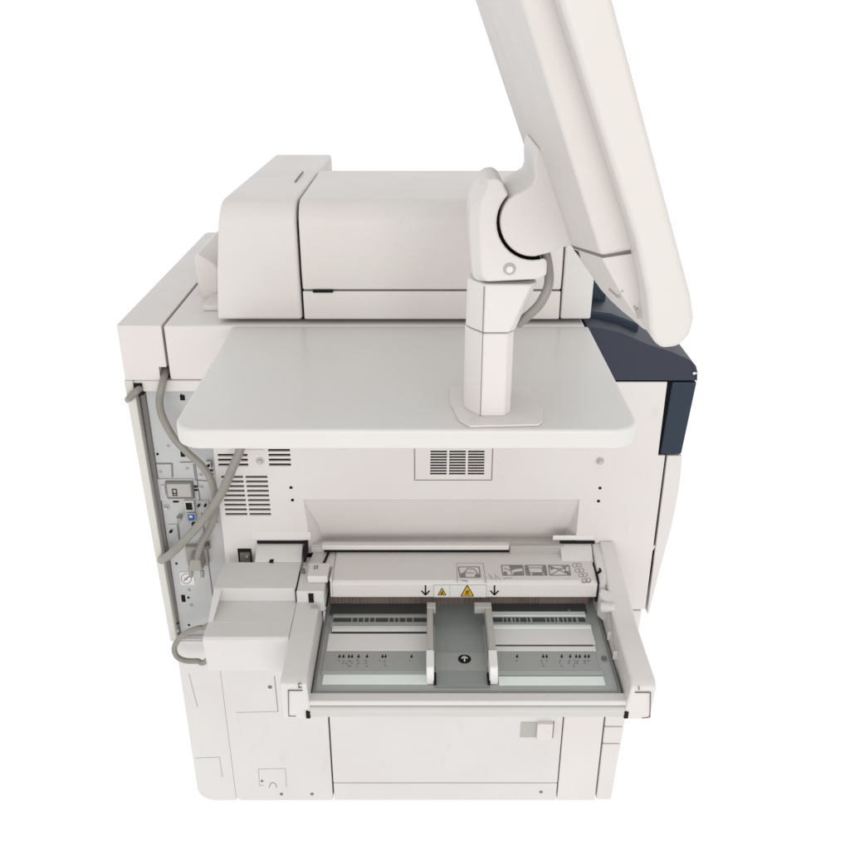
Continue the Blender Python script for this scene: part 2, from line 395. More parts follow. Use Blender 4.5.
# --- scanner deck
c = MB()
x, z = aty(171.2, 367, 0); c.box(x-0.019, x, -0.02, 0.03, 0.86, z)
rs = P('scanner_rear_cover', MB().ex_z(rrect(-0.4585, -0.3915, 0.0, 0.60, (0.006, 0.001, 0.001, 0.01), 5), 0.8845, 0.972), 'plastic', pr, 0.004, cut=c)
sub('cable_slot', box(-0.4045, -0.3845, 0.026, 0.034, 0.87, 0.905), 'dark', rs)
sd = P('scanner_deck', box(-0.3885, 0.2375, 0.0, 0.60, 0.8845, 0.972), 'plastic', pr, 0.004)
x, z = aty(133.5, 383.5, 0.0); x1, z1 = aty(143.5, 395, 0.0)
sub('cable_slot', box(x, x1, -0.001, 0.014, z1, z), 'ink', rs)
wires('flange_edge', [((136, 396), (146, 396.5)), ((181, 394), (184.5, 400))], 0.0016, 'ink')
# slot for the glass at the foot of the feeder and the hinge base
P('hinge_base', MB().box(-0.345, -0.285, 0.07, 0.14, 0.972, 0.9805), 'plastic', pr, 0.002)

# --- document feeder on top
df = P('document_feeder', box(-0.284, 0.238, 0.03, 0.46, 0.9725, 0.9765), 'dark', pr)
def hoodprof(yb, zb, z0=0.978, y0=0.010, ztop=1.151):
    pts = [(y0, z0), (y0 - 0.003, 1.05)]
    n = 8; r = 0.034; cy, cz = y0 - 0.002 + r, ztop - r
    for i in range(n+1):
        t = math.pi - .5*math.pi*i/n
        pts.append((cy + r*math.cos(t), cz + r*math.sin(t)))
    pts += [(yb - 0.01, zb), (yb, zb - 0.01), (yb, z0)]
    return pts
ep = hoodprof(0.545, 1.139, z0=0.9775)
el = lambda z: -0.3095 + 0.0195 * ((z - 0.9775) / 0.1735) ** 1.15
sub('feeder_end_cover', MB().prism([(el(z), y, z) for y, z in ep], [(-0.1828, y, z) for y, z in ep]), 'plastic', df, 0.005)
sub('feeder_top_cover', MB().ex_x(hoodprof(0.31, 1.147, z0=1.0235), -0.1795, 0.1995), 'plastic', df, 0.003)
sub('feeder_lower_cover', box(-0.1795, 0.1995, 0.0095, 0.30, 0.9785, 1.0215), 'plastic', df, 0.002)
sub('feeder_front_cover', MB().ex_x(hoodprof(0.33, 1.147, z0=0.9785), 0.2015, 0.2465), 'cool', df, 0.003)
sub('feeder_core', box(-0.26, 0.22, 0.02, 0.29, 0.979, 1.12), 'dark', df)
sub('paper_rest', MB().ex_x([(0.315, 1.06), (0.315, 1.085), (0.545, 1.105), (0.545, 1.095), (0.33, 0.99)], -0.18, 0.24), 'plastic', df, 0.003)
# black latch gaps in the seam, faint moulded line on the top
(x0, z0), (x1, z1) = aty(313, 290, 0.01), aty(333, 292, 0.01)
sub('latch_gap', box(x0, x1, 0.0075, 0.03, z1-0.0004, z0+0.0004), 'ink', df)
m = MB()
a, b = atz(295, 181, 1.1505), atz(303, 171, 1.1482)
m.stroke((a[0], a[1], 1.1492), (b[0], b[1], 1.1470), 0.0012, (0,0,1), 0.0012)
sub('moulded_line', m, 'seam', df)
m = MB()
a, b, c2 = atz(476, 183, 1.149), atz(476, 178, 1.149), atz(500, 178, 1.149)
m.stroke((a[0], a[1], 1.1493), (b[0], b[1], 1.1490), 0.0012, (0,0,1), 0.001); m.stroke((b[0], b[1], 1.149), (c2[0], c2[1], 1.149), 0.0012, (0,0,1), 0.001)
sub('moulded_line', m, 'seam', df)
# hinge housing bulging out at the rear of the feeder
sub('end_cover_core', box(-0.27, -0.19, 0.03, 0.5, 0.974, 1.10), 'dark', df)
hp = [(193.5, 259), (195.5, 253), (199, 253.5), (214, 264), (219, 270), (219, 312), (203.5, 304), (198, 287), (196.5, 283)]
hp = [aty(u, v, 0.14) for u, v in hp]
sub('hinge_housing', MB().ex_y(hp, 0.14, 0.30), 'plastic', df, 0.006)

# --- navy console on the printer's front, and its handle strip
cp = [aty(*q, 0) for q in ((589.5, 327), (601, 328), (622, 333), (648, 344.5), (672, 352), (690, 360), (696, 366), (697.5, 372), (697, 381))]
cp[0] = (0.2405, cp[0][1])
cp = cp + [(cp[-1][0], 0.8845), (0.2405, 0.8845)]
co = P('control_console', MB().ex_y(cp, 0.0, 0.58), 'navy', pr, 0.003)
back = [(0.2475, 0.945), (0.2475, 0.9785), (0.285, 0.974), (0.33, 0.957), (0.33, 0.93)]
sub('console_bezel', MB().ex_y(back, 0.05, 0.56), 'navy2', co, 0.003)
sub('console_ridge', MB().ex_y([(0.2475, 0.985), (0.2475, 1.012), (0.268, 1.006), (0.29, 0.985), (0.29, 0.97), (0.25, 0.97)], 0.12, 0.56), 'navy2', co, 0.003)
x, z = aty(694, 373, 0); sub('console_mark', MB().cyl((x, -0.0006, z), (0,-1,0), 0.0022, 0.0012, 12).box(x, x+0.007, -0.0012, 0.0002, z-0.001, z+0.001), 'paper', co)
hs = [aty(*q, 0) for q in ((671.5, 384), (697, 383), (681.5, 455), (660, 455))]
hs[0] = (hs[0][0]+0.001, 0.8815); hs[1] = (hs[1][0], 0.8815); hs[3] = (hs[3][0], 0.7575); hs[2] = (hs[2][0], 0.7575)
hd = P('front_handle', MB().ex_y(hs, 0.0, 0.58), 'navy2', pr, 0.003)
P('handle_gap', box(0.3685, 0.3835, 0.005, 0.0145, 0.7555, 0.8835), 'dark', pr)

# --- bowed front door
fd = [aty(*q, 0) for q in ((682, 457), (681.2, 472), (679, 490), (672, 526), (659.5, 572), (649, 614))]
fd = [(0.3845, 0.755)] + fd[:] + [(0.3855, fd[-1][1])]
fd[1] = (fd[1][0], 0.755)
P('front_door', MB().ex_y(fd, 0.0, 0.58), 'plastic', pr, 0.002)
P('front_lower_cover', MB().ex_y([(0.3805, 0.585), (0.387, 0.585), (0.378, 0.4545), (0.334, 0.4545), (0.334, 0.4600), (0.3805, 0.5)], 0.002, 0.57), 'plastic', pr, 0.002)

# --- sloping hood over the feeder
hy = -0.024
def hz(v, y): return aty(425, v, y)[1]
ztop, zbot, zlow = hz(500, 0), hz(540.5, hy), hz(547, hy)
RD = 0.036
def q3(u, v, y): x, z = aty(u, v, y); return (x, y, z)
TL, TR, BL, BR = q3(303.5, 500, 0.001), q3(579.5, 500, 0.001), q3(310.5, 545.5, 0.001), q3(575.5, 545.5, 0.001)
BLb, BRb = q3(323.5, 539.5, RD), q3(563.5, 538.0, RD)
MLb, MRb = q3(319, 524, RD*0.62), q3(570, 523, RD*0.62)
bm = MB(); vs = [bm.bm.verts.new(p) for p in (TL, TR, MLb, MRb, BLb, BRb, BL, BR)]
for f in ((0,1,3,2), (2,3,5,4), (0,2,4,6), (1,7,5,3), (6,4,5,7)): bm.bm.faces.new([vs[k] for k in f])
P('output_recess', bm, 'plastic', pr, 0.0015, angle=15)
hl = -0.010
zt = hz(556.5, -0.013)
P('hinge_flap', box(aty(510, 550, hl)[0], aty(563, 550, hl)[0], -0.0125, -0.0045, zt, hz(546, -0.0125)), 'grey', pr, 0.001)
P('roller_gap', box(aty(324, 551, hl)[0], aty(509, 551, hl)[0], hl+0.0005, 0.0, hz(552.5, hl), hz(549.9, hl)), 'ink', pr)
P('hood_ledge', box(aty(322, 548, hl)[0], aty(509, 548, hl)[0], hl-0.001, -0.0002, hz(549.7, hl), hz(545, hl)), 'plastic', pr, 0.001)
P('feeder_backing', box(-0.19, 0.29, -0.004, 0.0, 0.575, hz(546.2, 0)), 'plastic', pr, 0.0005)

# ================================================================ sheet feeder above the tray
sf = P('sheet_feeder', box(-0.20, 0.285, -0.012, 0.0, 0.47, 0.572), 'dark', pr)
ZC = 0.577
# long flat cover with a front lip
cov = sub('feeder_lid', MB().ex_x([(-0.002, ZC-0.004), (-0.002, ZC+0.002), (-0.084, ZC-0.0005), (-0.089, ZC-0.005), (-0.0885, 0.5465), (-0.081, 0.5465), (-0.081, ZC-0.012)], -0.1475, 0.2735), 'plastic', sf, 0.0015)
sub('lid_rear_corner', MB().ex_z([(-0.148, -0.004), (-0.186, -0.004), (-0.192, -0.040), (-0.170, -0.046), (-0.148, -0.046)], ZC-0.010, ZC-0.0005), 'plastic', sf, 0.001)
sub('lid_rib', MB().ex_x([(-0.045, ZC), (-0.088, ZC+0.006), (-0.090, 0.548), (-0.080, 0.548)], -0.1505, -0.1475), 'plastic', sf, 0.001)
for a, b in (((328.5, 553.5), (320.5, 571)), ((591.5, 553.5), (600.5, 571.5)), ((600.8, 571.5), (596.5, 574)), ((596.5, 574), (598.5, 584))):
    xa, ya = atz(*a, ZC); xb, yb = atz(*b, ZC); sub('lid_gap', MB().stroke((xa, ya, ZC+0.0004), (xb, yb, ZC+0.0002), 0.003, (0,0,1), 0.0022), 'ink', sf)
sub('lid_end_gap', box(0.2735, 0.2762, -0.085, -0.01, 0.535, ZC-0.003), 'ink', sf)
sub('lid_end_block', MB().ex_x([(0, 0.50), (0, 0.592), (-0.03, 0.588), (-0.075, 0.572), (-0.088, 0.56), (-0.088, 0.515), (-0.06, 0.50)], 0.2772, 0.305), 'cool', sf, 0.003)
# cup shaped pivot on the right
m = MB()
m.prism([(0.274, -0.100, 0.518), (0.274, -0.100, 0.563), (0.278, -0.088, 0.567), (0.278, -0.088, 0.518)],
        [(0.291, -0.132, 0.518), (0.293, -0.128, 0.550), (0.297, -0.100, 0.566), (0.297, -0.088, 0.518)])
sub('pivot_block', m, 'cool', sf, 0.004)
sub('pivot_pin', MB().cyl((0.2745, -0.116, 0.548), (1, -0.25, 0.12), 0.0085, 0.024, 20), 'cool', sf, 0.003)
# left gear housing, stepped top
YF = -0.192
gprof = [(-0.034, 0.4835), (-0.034, 0.577), (-0.104, 0.575), (-0.158, 0.551), (YF, 0.551), (YF-0.004, 0.547), (YF+0.003, 0.4835)]
cut = MB().prism([(x, -0.1035, z) for x, z in ((-0.3235, .5511), (-0.3165, .585), (-0.195, .585), (-0.195, .5511))], [(x, -0.25, z) for x, z in ((-0.3235, .5511), (-0.3165, .585), (-0.195, .585), (-0.195, .5511))])
gh = sub('gear_housing', MB().ex_x(gprof, -0.331, -0.2027), 'cool', sf, 0.0015, cut=cut)
sub('feeder_bed', box(-0.2005, -0.149, -0.05, -0.001, 0.55, 0.5715), 'plastic', sf, 0.001)
# latch block between housing and lid
sub('latch_base', box(-0.2015, -0.158, -0.110, -0.05, 0.535, 0.5735), 'cool', sf, 0.002)
sub('latch_cap', box(-0.186, -0.154, -0.088, -0.050, 0.5735, 0.5865), 'plastic', sf, 0.002)
sub('latch_slot', box(-0.1825, -0.1745, -0.1112, -0.09, 0.5475, 0.570), 'ink', sf)
sub('latch_gap', box(-0.2035, -0.2015, -0.108, -0.055, 0.535, 0.5745), 'ink', sf)
m = MB()
m.box(-0.1775, -0.1755, -0.0685, -0.058, 0.585, 0.5872); m.box(-0.1735, -0.1718, -0.0685, -0.058, 0.585, 0.5872)
m.cyl((-0.196, -0.060, 0.573), (0, 0, 1), 0.003, 0.008, 12)
sub('latch_mark', m, 'seam', sf)
# pieces under the hood, left and right
for sgn, x0, x1 in ((-1, -0.285, -0.193), (1, 0.218, 0.285)):
    z1, z2 = hz(531.5 if sgn < 0 else 535, 0), hz(546.5, -0.025)
    P('side_ledge', MB().ex_x([(0.0, z1), (-0.0018, z2+0.003), (-0.0022, z2-0.002), (0.0, z2-0.004)], x0-0.004 if sgn < 0 else x0-0.006, x1+0.004 if sgn < 0 else x1-0.004), 'plastic', pr, 0.001)
    sub('guide_gap', box(x0+0.006, x1-0.003, -0.0035, 0.0, z2-0.0085, z2-0.0045), 'ink', sf)
    sub('guide_block', MB().ex_x([(0.0, 0.57), (0.0, z2-0.0092), (-0.012, z2-0.0096), (-0.034, 0.5775), (-0.034, 0.57)], x0+0.006, x1-0.009), 'cool' if sgn < 0 else 'plastic', sf, 0.0015)
sub('guide_gap', box(-0.1985, -0.1945, -0.036, 0.0, 0.578, 0.5985), 'ink', sf)
a, b = atz(271, 563, ZC), atz(276, 554, ZC); sub('housing_gap', MB().stroke((a[0], a[1], ZC), (b[0], b[1], ZC), 0.006, (0,0,1), 0.003), 'ink', sf)
a, b = atz(276, 554, ZC), atz(283, 554, ZC); sub('housing_gap', MB().stroke((a[0], a[1], ZC), (b[0], b[1], ZC), 0.003, (0,0,1), 0.003), 'ink', sf)
(x0, z0), (x1, z1) = aty(237.5, 548.5, 0), aty(252.5, 562, 0)
P('connector_recess', box(x0, x1, -0.001, 0.002, z1, z0), 'ink', pr)
P('connector', box(x0+0.004, x1-0.002, -0.006, 0.002, z1+0.003, z0-0.006), 'seam', pr, 0.001)
x, z = aty(247, 556, -0.006); P('connector_pin', MB().cyl((x, -0.0055, z), (0,-1,0), 0.0022, 0.003, 12), 'grey', pr)

# ---- lid markings
UP = (0, 0, 1)
def lid(u, v):
    x, y = atz(u, v, ZC + 0.0015); zz = ZC + 0.002 - (-(y + 0.002)) * (0.0025/0.082)
    return Vector((x, y, zz))
YL = -0.0889
def lipf(u, v):
    x, z = aty(u, v, YL); return Vector((x, YL, z))
FR = (0, -1, 0)
def polyline(m, f, pts, wd, up, h=0.0005, close=False):
    q = [f(*p) for p in pts]
    for a, b in zip(q, q[1:] + (q[:1] if close else [])): m.stroke(a, b, wd, up, h)
def pictogram(u0, v0, u1, v1, segs, fills=()):
    m = MB(); sk = 3.0 / 12
    f = lambda s, t: lid(u0 + (u1-u0)*s + t*sk*6, v0 + (v1-v0)*t)
    polyline(m, f, [(0,0), (1,0), (1,1), (0,1)], 0.0017, UP, close=True)
    for s in segs: polyline(m, f, s, 0.0014, UP)
    for q in fills: m.poly([f(*p) for p in q], UP, 0.0005)
    sub('pictogram', m, 'greyink', cov)
pictogram(458.5, 566.5, 479, 576.5, [[(.1,.8), (.45,.15), (.75,.2), (.9,.7)], [(.2,.55), (.7,.6)]], [[(.05,.6), (.3,.65), (.28,.95), (.05,.95)], [(.75,.7), (.98,.7), (.98,.95), (.75,.95)]])
pictogram(501.5, 565, 522.5, 574.5, [[(.1,.3), (.4,.5), (.9,.2)], [(.4,.5), (.45,.9)]], [[(.35,.05), (.98,.05), (.95,.3), (.4,.45)], [(.05,.7), (.2,.6), (.2,.95), (.05,.95)], [(.55,.7), (.95,.6), (.95,.95), (.5,.95)]])
pictogram(525, 565, 545.5, 574.5, [[(.15,.25), (.8,.25), (.85,.75), (.2,.75)]], [[(.02,.02), (.14,.02), (.2,.98), (.05,.98)], [(.84,.05), (.98,.05), (.98,.95), (.88,.9)], [(.3,.8), (.8,.8), (.8,.95), (.3,.95)]])
pictogram(548.5, 565, 569, 574.5, [[(0,0), (1,1)], [(0,1), (1,0)], [(.2,.3), (.8,.35), (.8,.7)]], [[(.05,.1), (.3,.25), (.1,.5)], [(.7,.6), (.95,.6), (.95,.9)], [(.6,.1),(.9,.1),(.8,.3)]])
m = MB()
for cu, cv in ((577.5, 564.5), (580, 569.5), (583.5, 574), (587, 579)):
    for du, dv in ((-3, 0.5), (1.8, 0.2)):
        polyline(m, lambda a, b: lid(cu + du*0.9 + 2.3*math.cos(a), cv + dv + 1.9*math.sin(a)), [(2*math.pi*i/10, 0) if False else (2*math.pi*i/10, 2*math.pi*i/10) for i in range(10)], 0.0009, UP, 0.0004, True)
sub('round_symbols', m, 'greyink', cov)
m = MB()
for u0, v0, n in ((461, 579.8, 4), (503.5, 577.5, 5)):
    for i in range(n):
        p = lid(u0 + i*1.9, v0 + random.uniform(-.4, .4)); m.stroke(p, p + V(random.uniform(.001, .003), random.uniform(-.002, .002), 0), 0.0009, UP, 0.0004)
sub('small_print', m, 'greyink', cov)
m = MB()
polyline(m, lid, [(456.5, 563), (482.5, 563)], 0.0007, UP); polyline(m, lid, [(456.5, 563), (457.5, 581)], 0.0007, UP); polyline(m, lid, [(483, 563), (486, 582)], 0.0008, UP)
for i in range(6): polyline(m, lid, [(489 + i*2.0, 573 + (i % 3)*2), (490.5 + i*2.0, 577 + (i % 2)*2)], 0.0008, UP)
sub('faint_print', m, 'faint', cov)
# arrows, label box and warning triangles on the lip
for u in (425.5, 494.5):
    m = MB()
    polyline(m, lipf, [(u, 585.2), (u, 594.5)], 0.0024, FR); polyline(m, lipf, [(u-4, 590.6), (u, 595), (u+4, 590.6)], 0.0022, FR)
    sub('arrow_mark', m, 'ink', cov)
lb = sub('caution_label', MB().poly([lipf(433.8, 584.8), lipf(486.4, 584.8), lipf(486.2, 597), lipf(434, 597)], FR, 0.0004), 'paper', cov)
m = MB(); polyline(m, lambda a, b: lipf(a, b) + V(0, -.0004, 0), [(433.8, 584.8), (486.4, 584.8), (486.2, 597), (434, 597)], 0.0006, FR, 0.0003, True)
polyline(m, lambda a, b: lipf(a, b) + V(0, -.0004, 0), [(449.8, 584.8), (449.9, 597)], 0.0004, FR, 0.0003)
sub('label_border', m, 'faint', cov)
for cu, cv, r in ((442, 591.6, 3.9), (467.2, 590.8, 6.2)):
    f = lambda a, b: lipf(cu + a*r, cv + b*r) + V(0, -.0005, 0)
    tri = [(0, -0.95), (1.0, 0.78), (-1.0, 0.78)]
    sub('warning_triangle', MB().poly([f(*p) for p in tri], FR, 0.0005), 'yellow', cov)
    m = MB(); g = lambda a, b: f(a, b) + V(0, -.0006, 0)
    polyline(m, g, tri, 0.0011 if r > 5 else 0.0008, FR, 0.0004, True)
    polyline(m, g, [(-.28, .42), (-.05, -.1), (.15, .42)], 0.0012 if r > 5 else 0.0008, FR, 0.0004); polyline(m, g, [(0.1, -.25), (.28, .2)], 0.0008, FR, 0.0004); polyline(m, g, [(-.4, .5), (.4, .5)], 0.0009, FR, 0.0004)
    sub('triangle_symbol', m, 'ink', cov)

# ================================================================ the open paper tray
tr = P('paper_tray', box(-0.160, 0.280, -0.268, -0.002, 0.492, 0.512), 'bedgrey', pr, 0.001)
ZB = 0.512
def bed(u, v):
    x, y = atz(u, v, ZB); return Vector((x, y, ZB))
def strip(name, m, L, R, v0, v1, h, bevel=0.0006):
    a, b = atz(L, v0, ZB)[1], atz(L, v1, ZB)[1]
    x0, x1 = L_, R_ = None, None
    return a, b
XL0, XL1, XC0, XC1, XR0, XR1 = -0.150, 0.004, 0.016, 0.092, 0.106, 0.262
def ybed(v): return atz(425, v, ZB)[1]
def bar(name, x0, x1, v0, v1, h, m, bevel=0.0006): return sub(name, box(x0, x1, ybed(v1), ybed(v0), ZB-0.002, ZB+h), m, tr, bevel)
# brown roller slot at the back
sub('roller_curtain', box(-0.155, 0.268, -0.062, -0.058, 0.5125, 0.552), 'rollerbrown', tr)
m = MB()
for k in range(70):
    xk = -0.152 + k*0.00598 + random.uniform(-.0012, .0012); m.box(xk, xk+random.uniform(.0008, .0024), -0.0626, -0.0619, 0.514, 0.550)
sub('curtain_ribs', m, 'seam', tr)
bar('rear_bed', XL0-0.004, XL1, 592, 615.5, 0.003, 'rearbed'); bar('rear_bed', XR0-0.002, XR1, 592, 613.4, 0.003, 'rearbed')  # dark tone paints the lid's shade onto the rear of the bed
# left half
bar('rail_edge', XL0+0.002, XL1, 615.6, 618.4, 0.0036, 'grey')
rk = bar('rack_slot', XL0+0.004, XL1, 618.4, 623.0, 0.0012, 'rearbed', 0)
m = MB()
for u in (352, 358, 364, 369.5, 375, 389, 394.5, 399, 406, 413):
    p = bed(u, 620.8); m.box(p.x-0.0012, p.x+0.0012, ybed(623.2), ybed(618.6), ZB+0.001, ZB+0.0022)
sub('rack_teeth', m, 'strip', tr)
bar('rail', XL0, XL1, 623.6, 628.2, 0.0036, 'bedgrey'); bar('rail_edge', XL0+0.004, XL1, 628.2, 632.4, 0.0046, 'bedlight')
bar('slot', XL0+0.004, XL1, 632.6, 634.8, 0.001, 'ink', 0)
bar('plate', XL0, XL1, 635.0, 652.2, 0.003, 'bedlight')
bar('size_scale', XL0-0.002, XL1, 652.4, 671.2, 0.0026, 'strip')
bar('front_rail', XL0-0.002, XL1, 671.4, 675.4, 0.0024, 'bedgrey'); bar('front_groove', XL0+0.001, XL1, 675.4, 684.6, 0.0014, 'bedmint')
# right half
bar('rail_edge', XR0, XR1-0.004, 613.5, 617.6, 0.0042, 'bedmint')
bar('rack_slot', XR0, XR1-0.006, 617.8, 622.6, 0.0012, 'rearbed', 0)
m = MB()
for i, u in enumerate((503, 507, 511.5, 515, 519.5, 527, 531, 546, 550, 554.5, 558, 563, 567, 572, 577)):
    p = bed(u, 620.6); wd = 0.0016 if i % 4 == 2 else 0.0009
    m.box(p.x-wd, p.x+wd, ybed(623), ybed(618.0), ZB+0.001, ZB+0.0022)
sub('rack_teeth', m, 'bedgrey', tr)
bar('rail', XR0, XR1, 623.4, 626.6, 0.003, 'bedgrey'); bar('rail_edge', XR0, XR1, 626.8, 630.2, 0.0046, 'bedmint')
bar('plate', XR0, XR1, 630.6, 645.6, 0.003, 'bedlight'); bar('slot', XR0+0.002, XR1-0.004, 645.8, 647.8, 0.001, 'ink', 0)
bar('rail_edge', XR0, XR1-0.002, 648.0, 652.4, 0.0036, 'bedlight')
bar('size_scale', XR0, XR1-0.004, 652.6, 671.2, 0.0026, 'strip')
bar('front_rail', XR0, XR1, 671.4, 675.4, 0.0024, 'bedgrey'); bar('front_groove', XR0+0.001, XR1-0.001, 677.0, 685.6, 0.0014, 'bedmint')
# centre channel
cc = bar('centre_plate', XC0-0.001, XC1+0.001, 590, 688.0, 0.001, 'centre', 0)
bar('centre_strip', XC0, XC1, 653.6, 671.2, 0.0016, 'strip', 0)
p = bed(464.5, 660); sub('centre_mark', MB().cyl((p.x, p.y, ZB+0.0005), UP, 0.0098, 0.0016, 32), 'ink', tr)
m = MB(); f = lambda a, b: V(p.x + a*0.0098, p.y + b*0.0098, ZB+0.0021)
polyline(m, f, [(0, -.6), (0, .55)], 0.0022, UP); polyline(m, f, [(-.45, .1), (0, .6), (.45, .1)], 0.002, UP)
sub('centre_arrow', m, 'paper', tr)
m = MB(); m.stroke(bed(451, 685)+V(0,0,.001), bed(483, 685)+V(0,0,.001), 0.0012, UP); sub('moulded_line', m, 'strip', tr)
# size marks: triangles with small illegible figures under them
def size_marks(us, counts):
    m = MB(); g = MB()
    f = lambda a, b: bed(a, b) + V(0, 0, 0.0026)
    for u, n in zip(us, counts):
        m.poly([f(u-1.35, 659.0), f(u+1.35, 659.0), f(u+0.25, 655.4)], UP, 0.0004)
        for k in range(n):
            bu, bv = u - 1.2 + random.uniform(-1.3, 1.3), 662.2 + k*2.6
            for _ in range(4):
                a = (bu + random.uniform(-1.1, 1.4), bv + random.uniform(-1.0, 1.0)); b = (bu + random.uniform(-1.1, 1.4), bv + random.uniform(-1.0, 1.0))
                if abs(a[0]-b[0]) + abs(a[1]-b[1]) > 0.5: g.stroke(f(*a), f(*b), 0.0006, UP, 0.0003)
    sub('size_marks', m, 'ink', tr); sub('size_figures', g, 'greyink', tr)
size_marks((339.5, 343.5, 349, 352, 358.5, 367, 382.5, 385.5, 411.5), (1, 2, 3, 3, 3, 3, 1, 3, 1))
size_marks((517, 543, 546.5, 561.5, 570, 576, 579.5, 585, 588.5), (1, 3, 1, 3, 2, 3, 2, 2, 1))
# paper guides
def guide(x0, x1, s):
    yz = [(-0.100, ZB), (-0.100, 0.541), (-0.112, 0.543), (-0.205, 0.543), (-0.243, 0.537), (-0.249, 0.526), (-0.2505, ZB)]
    g = sub('paper_guide', MB().ex_x(yz, x0, x1), 'grey', tr, 0.0025)
    sub('guide_front', MB().ex_x([(-0.212, ZB), (-0.212, 0.5438), (-0.2435, 0.5378), (-0.250, 0.5265), (-0.2515, ZB)], x0-0.0012, x1+0.0006), 'bedlight', tr, 0.002)
    xx = sorted((x0 if s > 0 else x1, (x0 if s > 0 else x1) + s*0.014))
    sub('guide_cap', box(xx[0], xx[1], -0.112, -0.098, 0.532, 0.5445), 'grey', tr, 0.0015)
    sub('guide_clip', box(*(sorted((x1, x1+0.004)) if s > 0 else sorted((x0-0.004, x0))), -0.2530, -0.2320, ZB, 0.519), 'ink', tr, 0.001)
    q = sorted((x1, x1+0.003)) if s > 0 else sorted((x0-0.003, x0))
    sub('guide_foot', box(q[0], q[1], -0.215, -0.12, ZB, 0.517), 'strip', tr, 0.001)
guide(0.003, 0.0125, 1); guide(0.0945, 0.105, -1)
sub('guide_cap', box(0.078, 0.094, -0.112, -0.098, 0.532, 0.5445), 'grey', tr, 0.0015)
# small knob and catch on the right of the bed
p = bed(569, 613); sub('bed_knob', MB().cyl((p.x, p.y, ZB+0.002), UP, 0.003, 0.004, 12), 'seam', tr)
p = bed(604, 659); sub('bed_catch', MB().cyl((p.x, p.y, ZB), UP, 0.004, 0.003, 12), 'seam', tr)
p = bed(605.5, 660); m = MB().box(p.x-0.004, p.x, p.y-0.002, p.y+0.004, ZB, ZB+0.004); sub('bed_catch', m, 'seam', tr)
# dark rim round the bed
m = MB()
m.box(-0.1605, -0.158, -0.267, -0.07, ZB, ZB+0.004); m.box(0.2775, 0.280, -0.267, -0.07, ZB, ZB+0.004); m.box(-0.1605, 0.280, -0.2695, -0.2672, ZB-0.002, ZB+0.003)
sub('bed_seam', m, 'greyink', tr)
# arms either side
def arm(xi_top, xi_bot, xo, back):
    yz = [(back, 0.4835), (back, 0.597), (-0.02, 0.594), (-0.075, 0.574), (-0.130, 0.552), (-0.165, 0.5490), (-0.278, 0.5475), (-0.290, 0.541), (-0.2915, 0.4835)]
    xi = lambda z: xi_bot + (xi_top - xi_bot) * max(0, min(1, (z - ZB) / 0.037))
    return yz, xi
yz, xi = arm(0.2895, 0.2805, 0.322, 0.0)
ra = sub('tray_arm', MB().prism([(xi(z), y, z) for y, z in yz], [((0.3235 if z > 0.50 else 0.3195) - 0.010*max(0, (y+0.13)/0.13), y, z) for y, z in yz]), 'plastic', tr, 0.004)
yz = [(-0.10, 0.4835), (-0.10, 0.5535), (-0.165, 0.5515), (-0.276, 0.5505), (-0.288, 0.545), (-0.2895, 0.4835)]
xi = lambda z: -0.1615 - 0.004 * max(0, min(1, (z - ZB) / 0.037))
la = sub('tray_arm', MB().prism([(-0.2025, y, z) for y, z in yz], [(xi(z), y, z) for y, z in yz]), 'cool', tr, 0.003)
p = atz(315, 607, 0.5535); sub('arm_button', MB().cyl((p[0], p[1], 0.551), UP, 0.006, 0.0035, 20), 'grey', tr, 0.001)
for yy in (-0.16, -0.205): sub('arm_rib', box(0.2795, 0.2865, yy-0.0012, yy, 0.52, 0.535), 'cool', tr, 0.0005)
# end fittings of the arms
YA = -0.2915
def endfit(segs, gl, y):
    m = MB(); f = lambda u, v: (lambda q: Vector((q[0], y, q[1])))(aty(u, v, y))
    for s in segs: polyline(m, f, s, 0.0013, FR, 0.0006)
    sub('end_seam', m, 'seam', tr)
    m = MB(); polyline(m, f, gl, 0.0012, FR, 0.0006); sub('end_mark', m, 'seam', tr)
endfit([[(288.3, 690.5), (288.8, 716), (296, 716)], [(288.3, 690.5), (302.5, 690.5)]], [(301.5, 683.6), (298.5, 683.6), (298.6, 687.6), (301.6, 687.6)], -0.2893)
endfit([[(650.5, 692.5), (650, 717), (642, 718)], [(635, 692.5), (650.5, 692.5)]], [(639, 686.5), (639, 690)], -0.2914)
# front bar: ledge and rounded grip in separate mouldings
fb = sub('front_bar', MB().ex_x([(-0.2695, 0.49), (-0.2695, 0.5135), (-0.285, 0.5128), (-0.287, 0.510), (-0.287, 0.5055), (-0.283, 0.5045), (-0.283, 0.49)], -0.170, 0.290), 'cool', tr, 0.001)
sub('front_grip', MB().ex_x([(-0.276, 0.483), (-0.276, 0.5035), (-0.286, 0.5035), (-0.290, 0.500), (-0.2915, 0.494), (-0.290, 0.4885), (-0.286, 0.484)], -0.166, 0.284), 'grip', tr, 0.0012)
sub('grip_end', box(-0.1685, -0.1625, -0.2925, -0.275, 0.4865, 0.499), 'ink', tr, 0.001)
sub('grip_end', box(0.282, 0.288, -0.2925, -0.275, 0.4865, 0.499), 'ink', tr, 0.001)
sub('tray_underside', MB().ex_x([(-0.002, 0.40), (-0.002, 0.491), (-0.265, 0.491), (-0.265, 0.484)], -0.155, 0.275), 'cool', tr, 0.002)

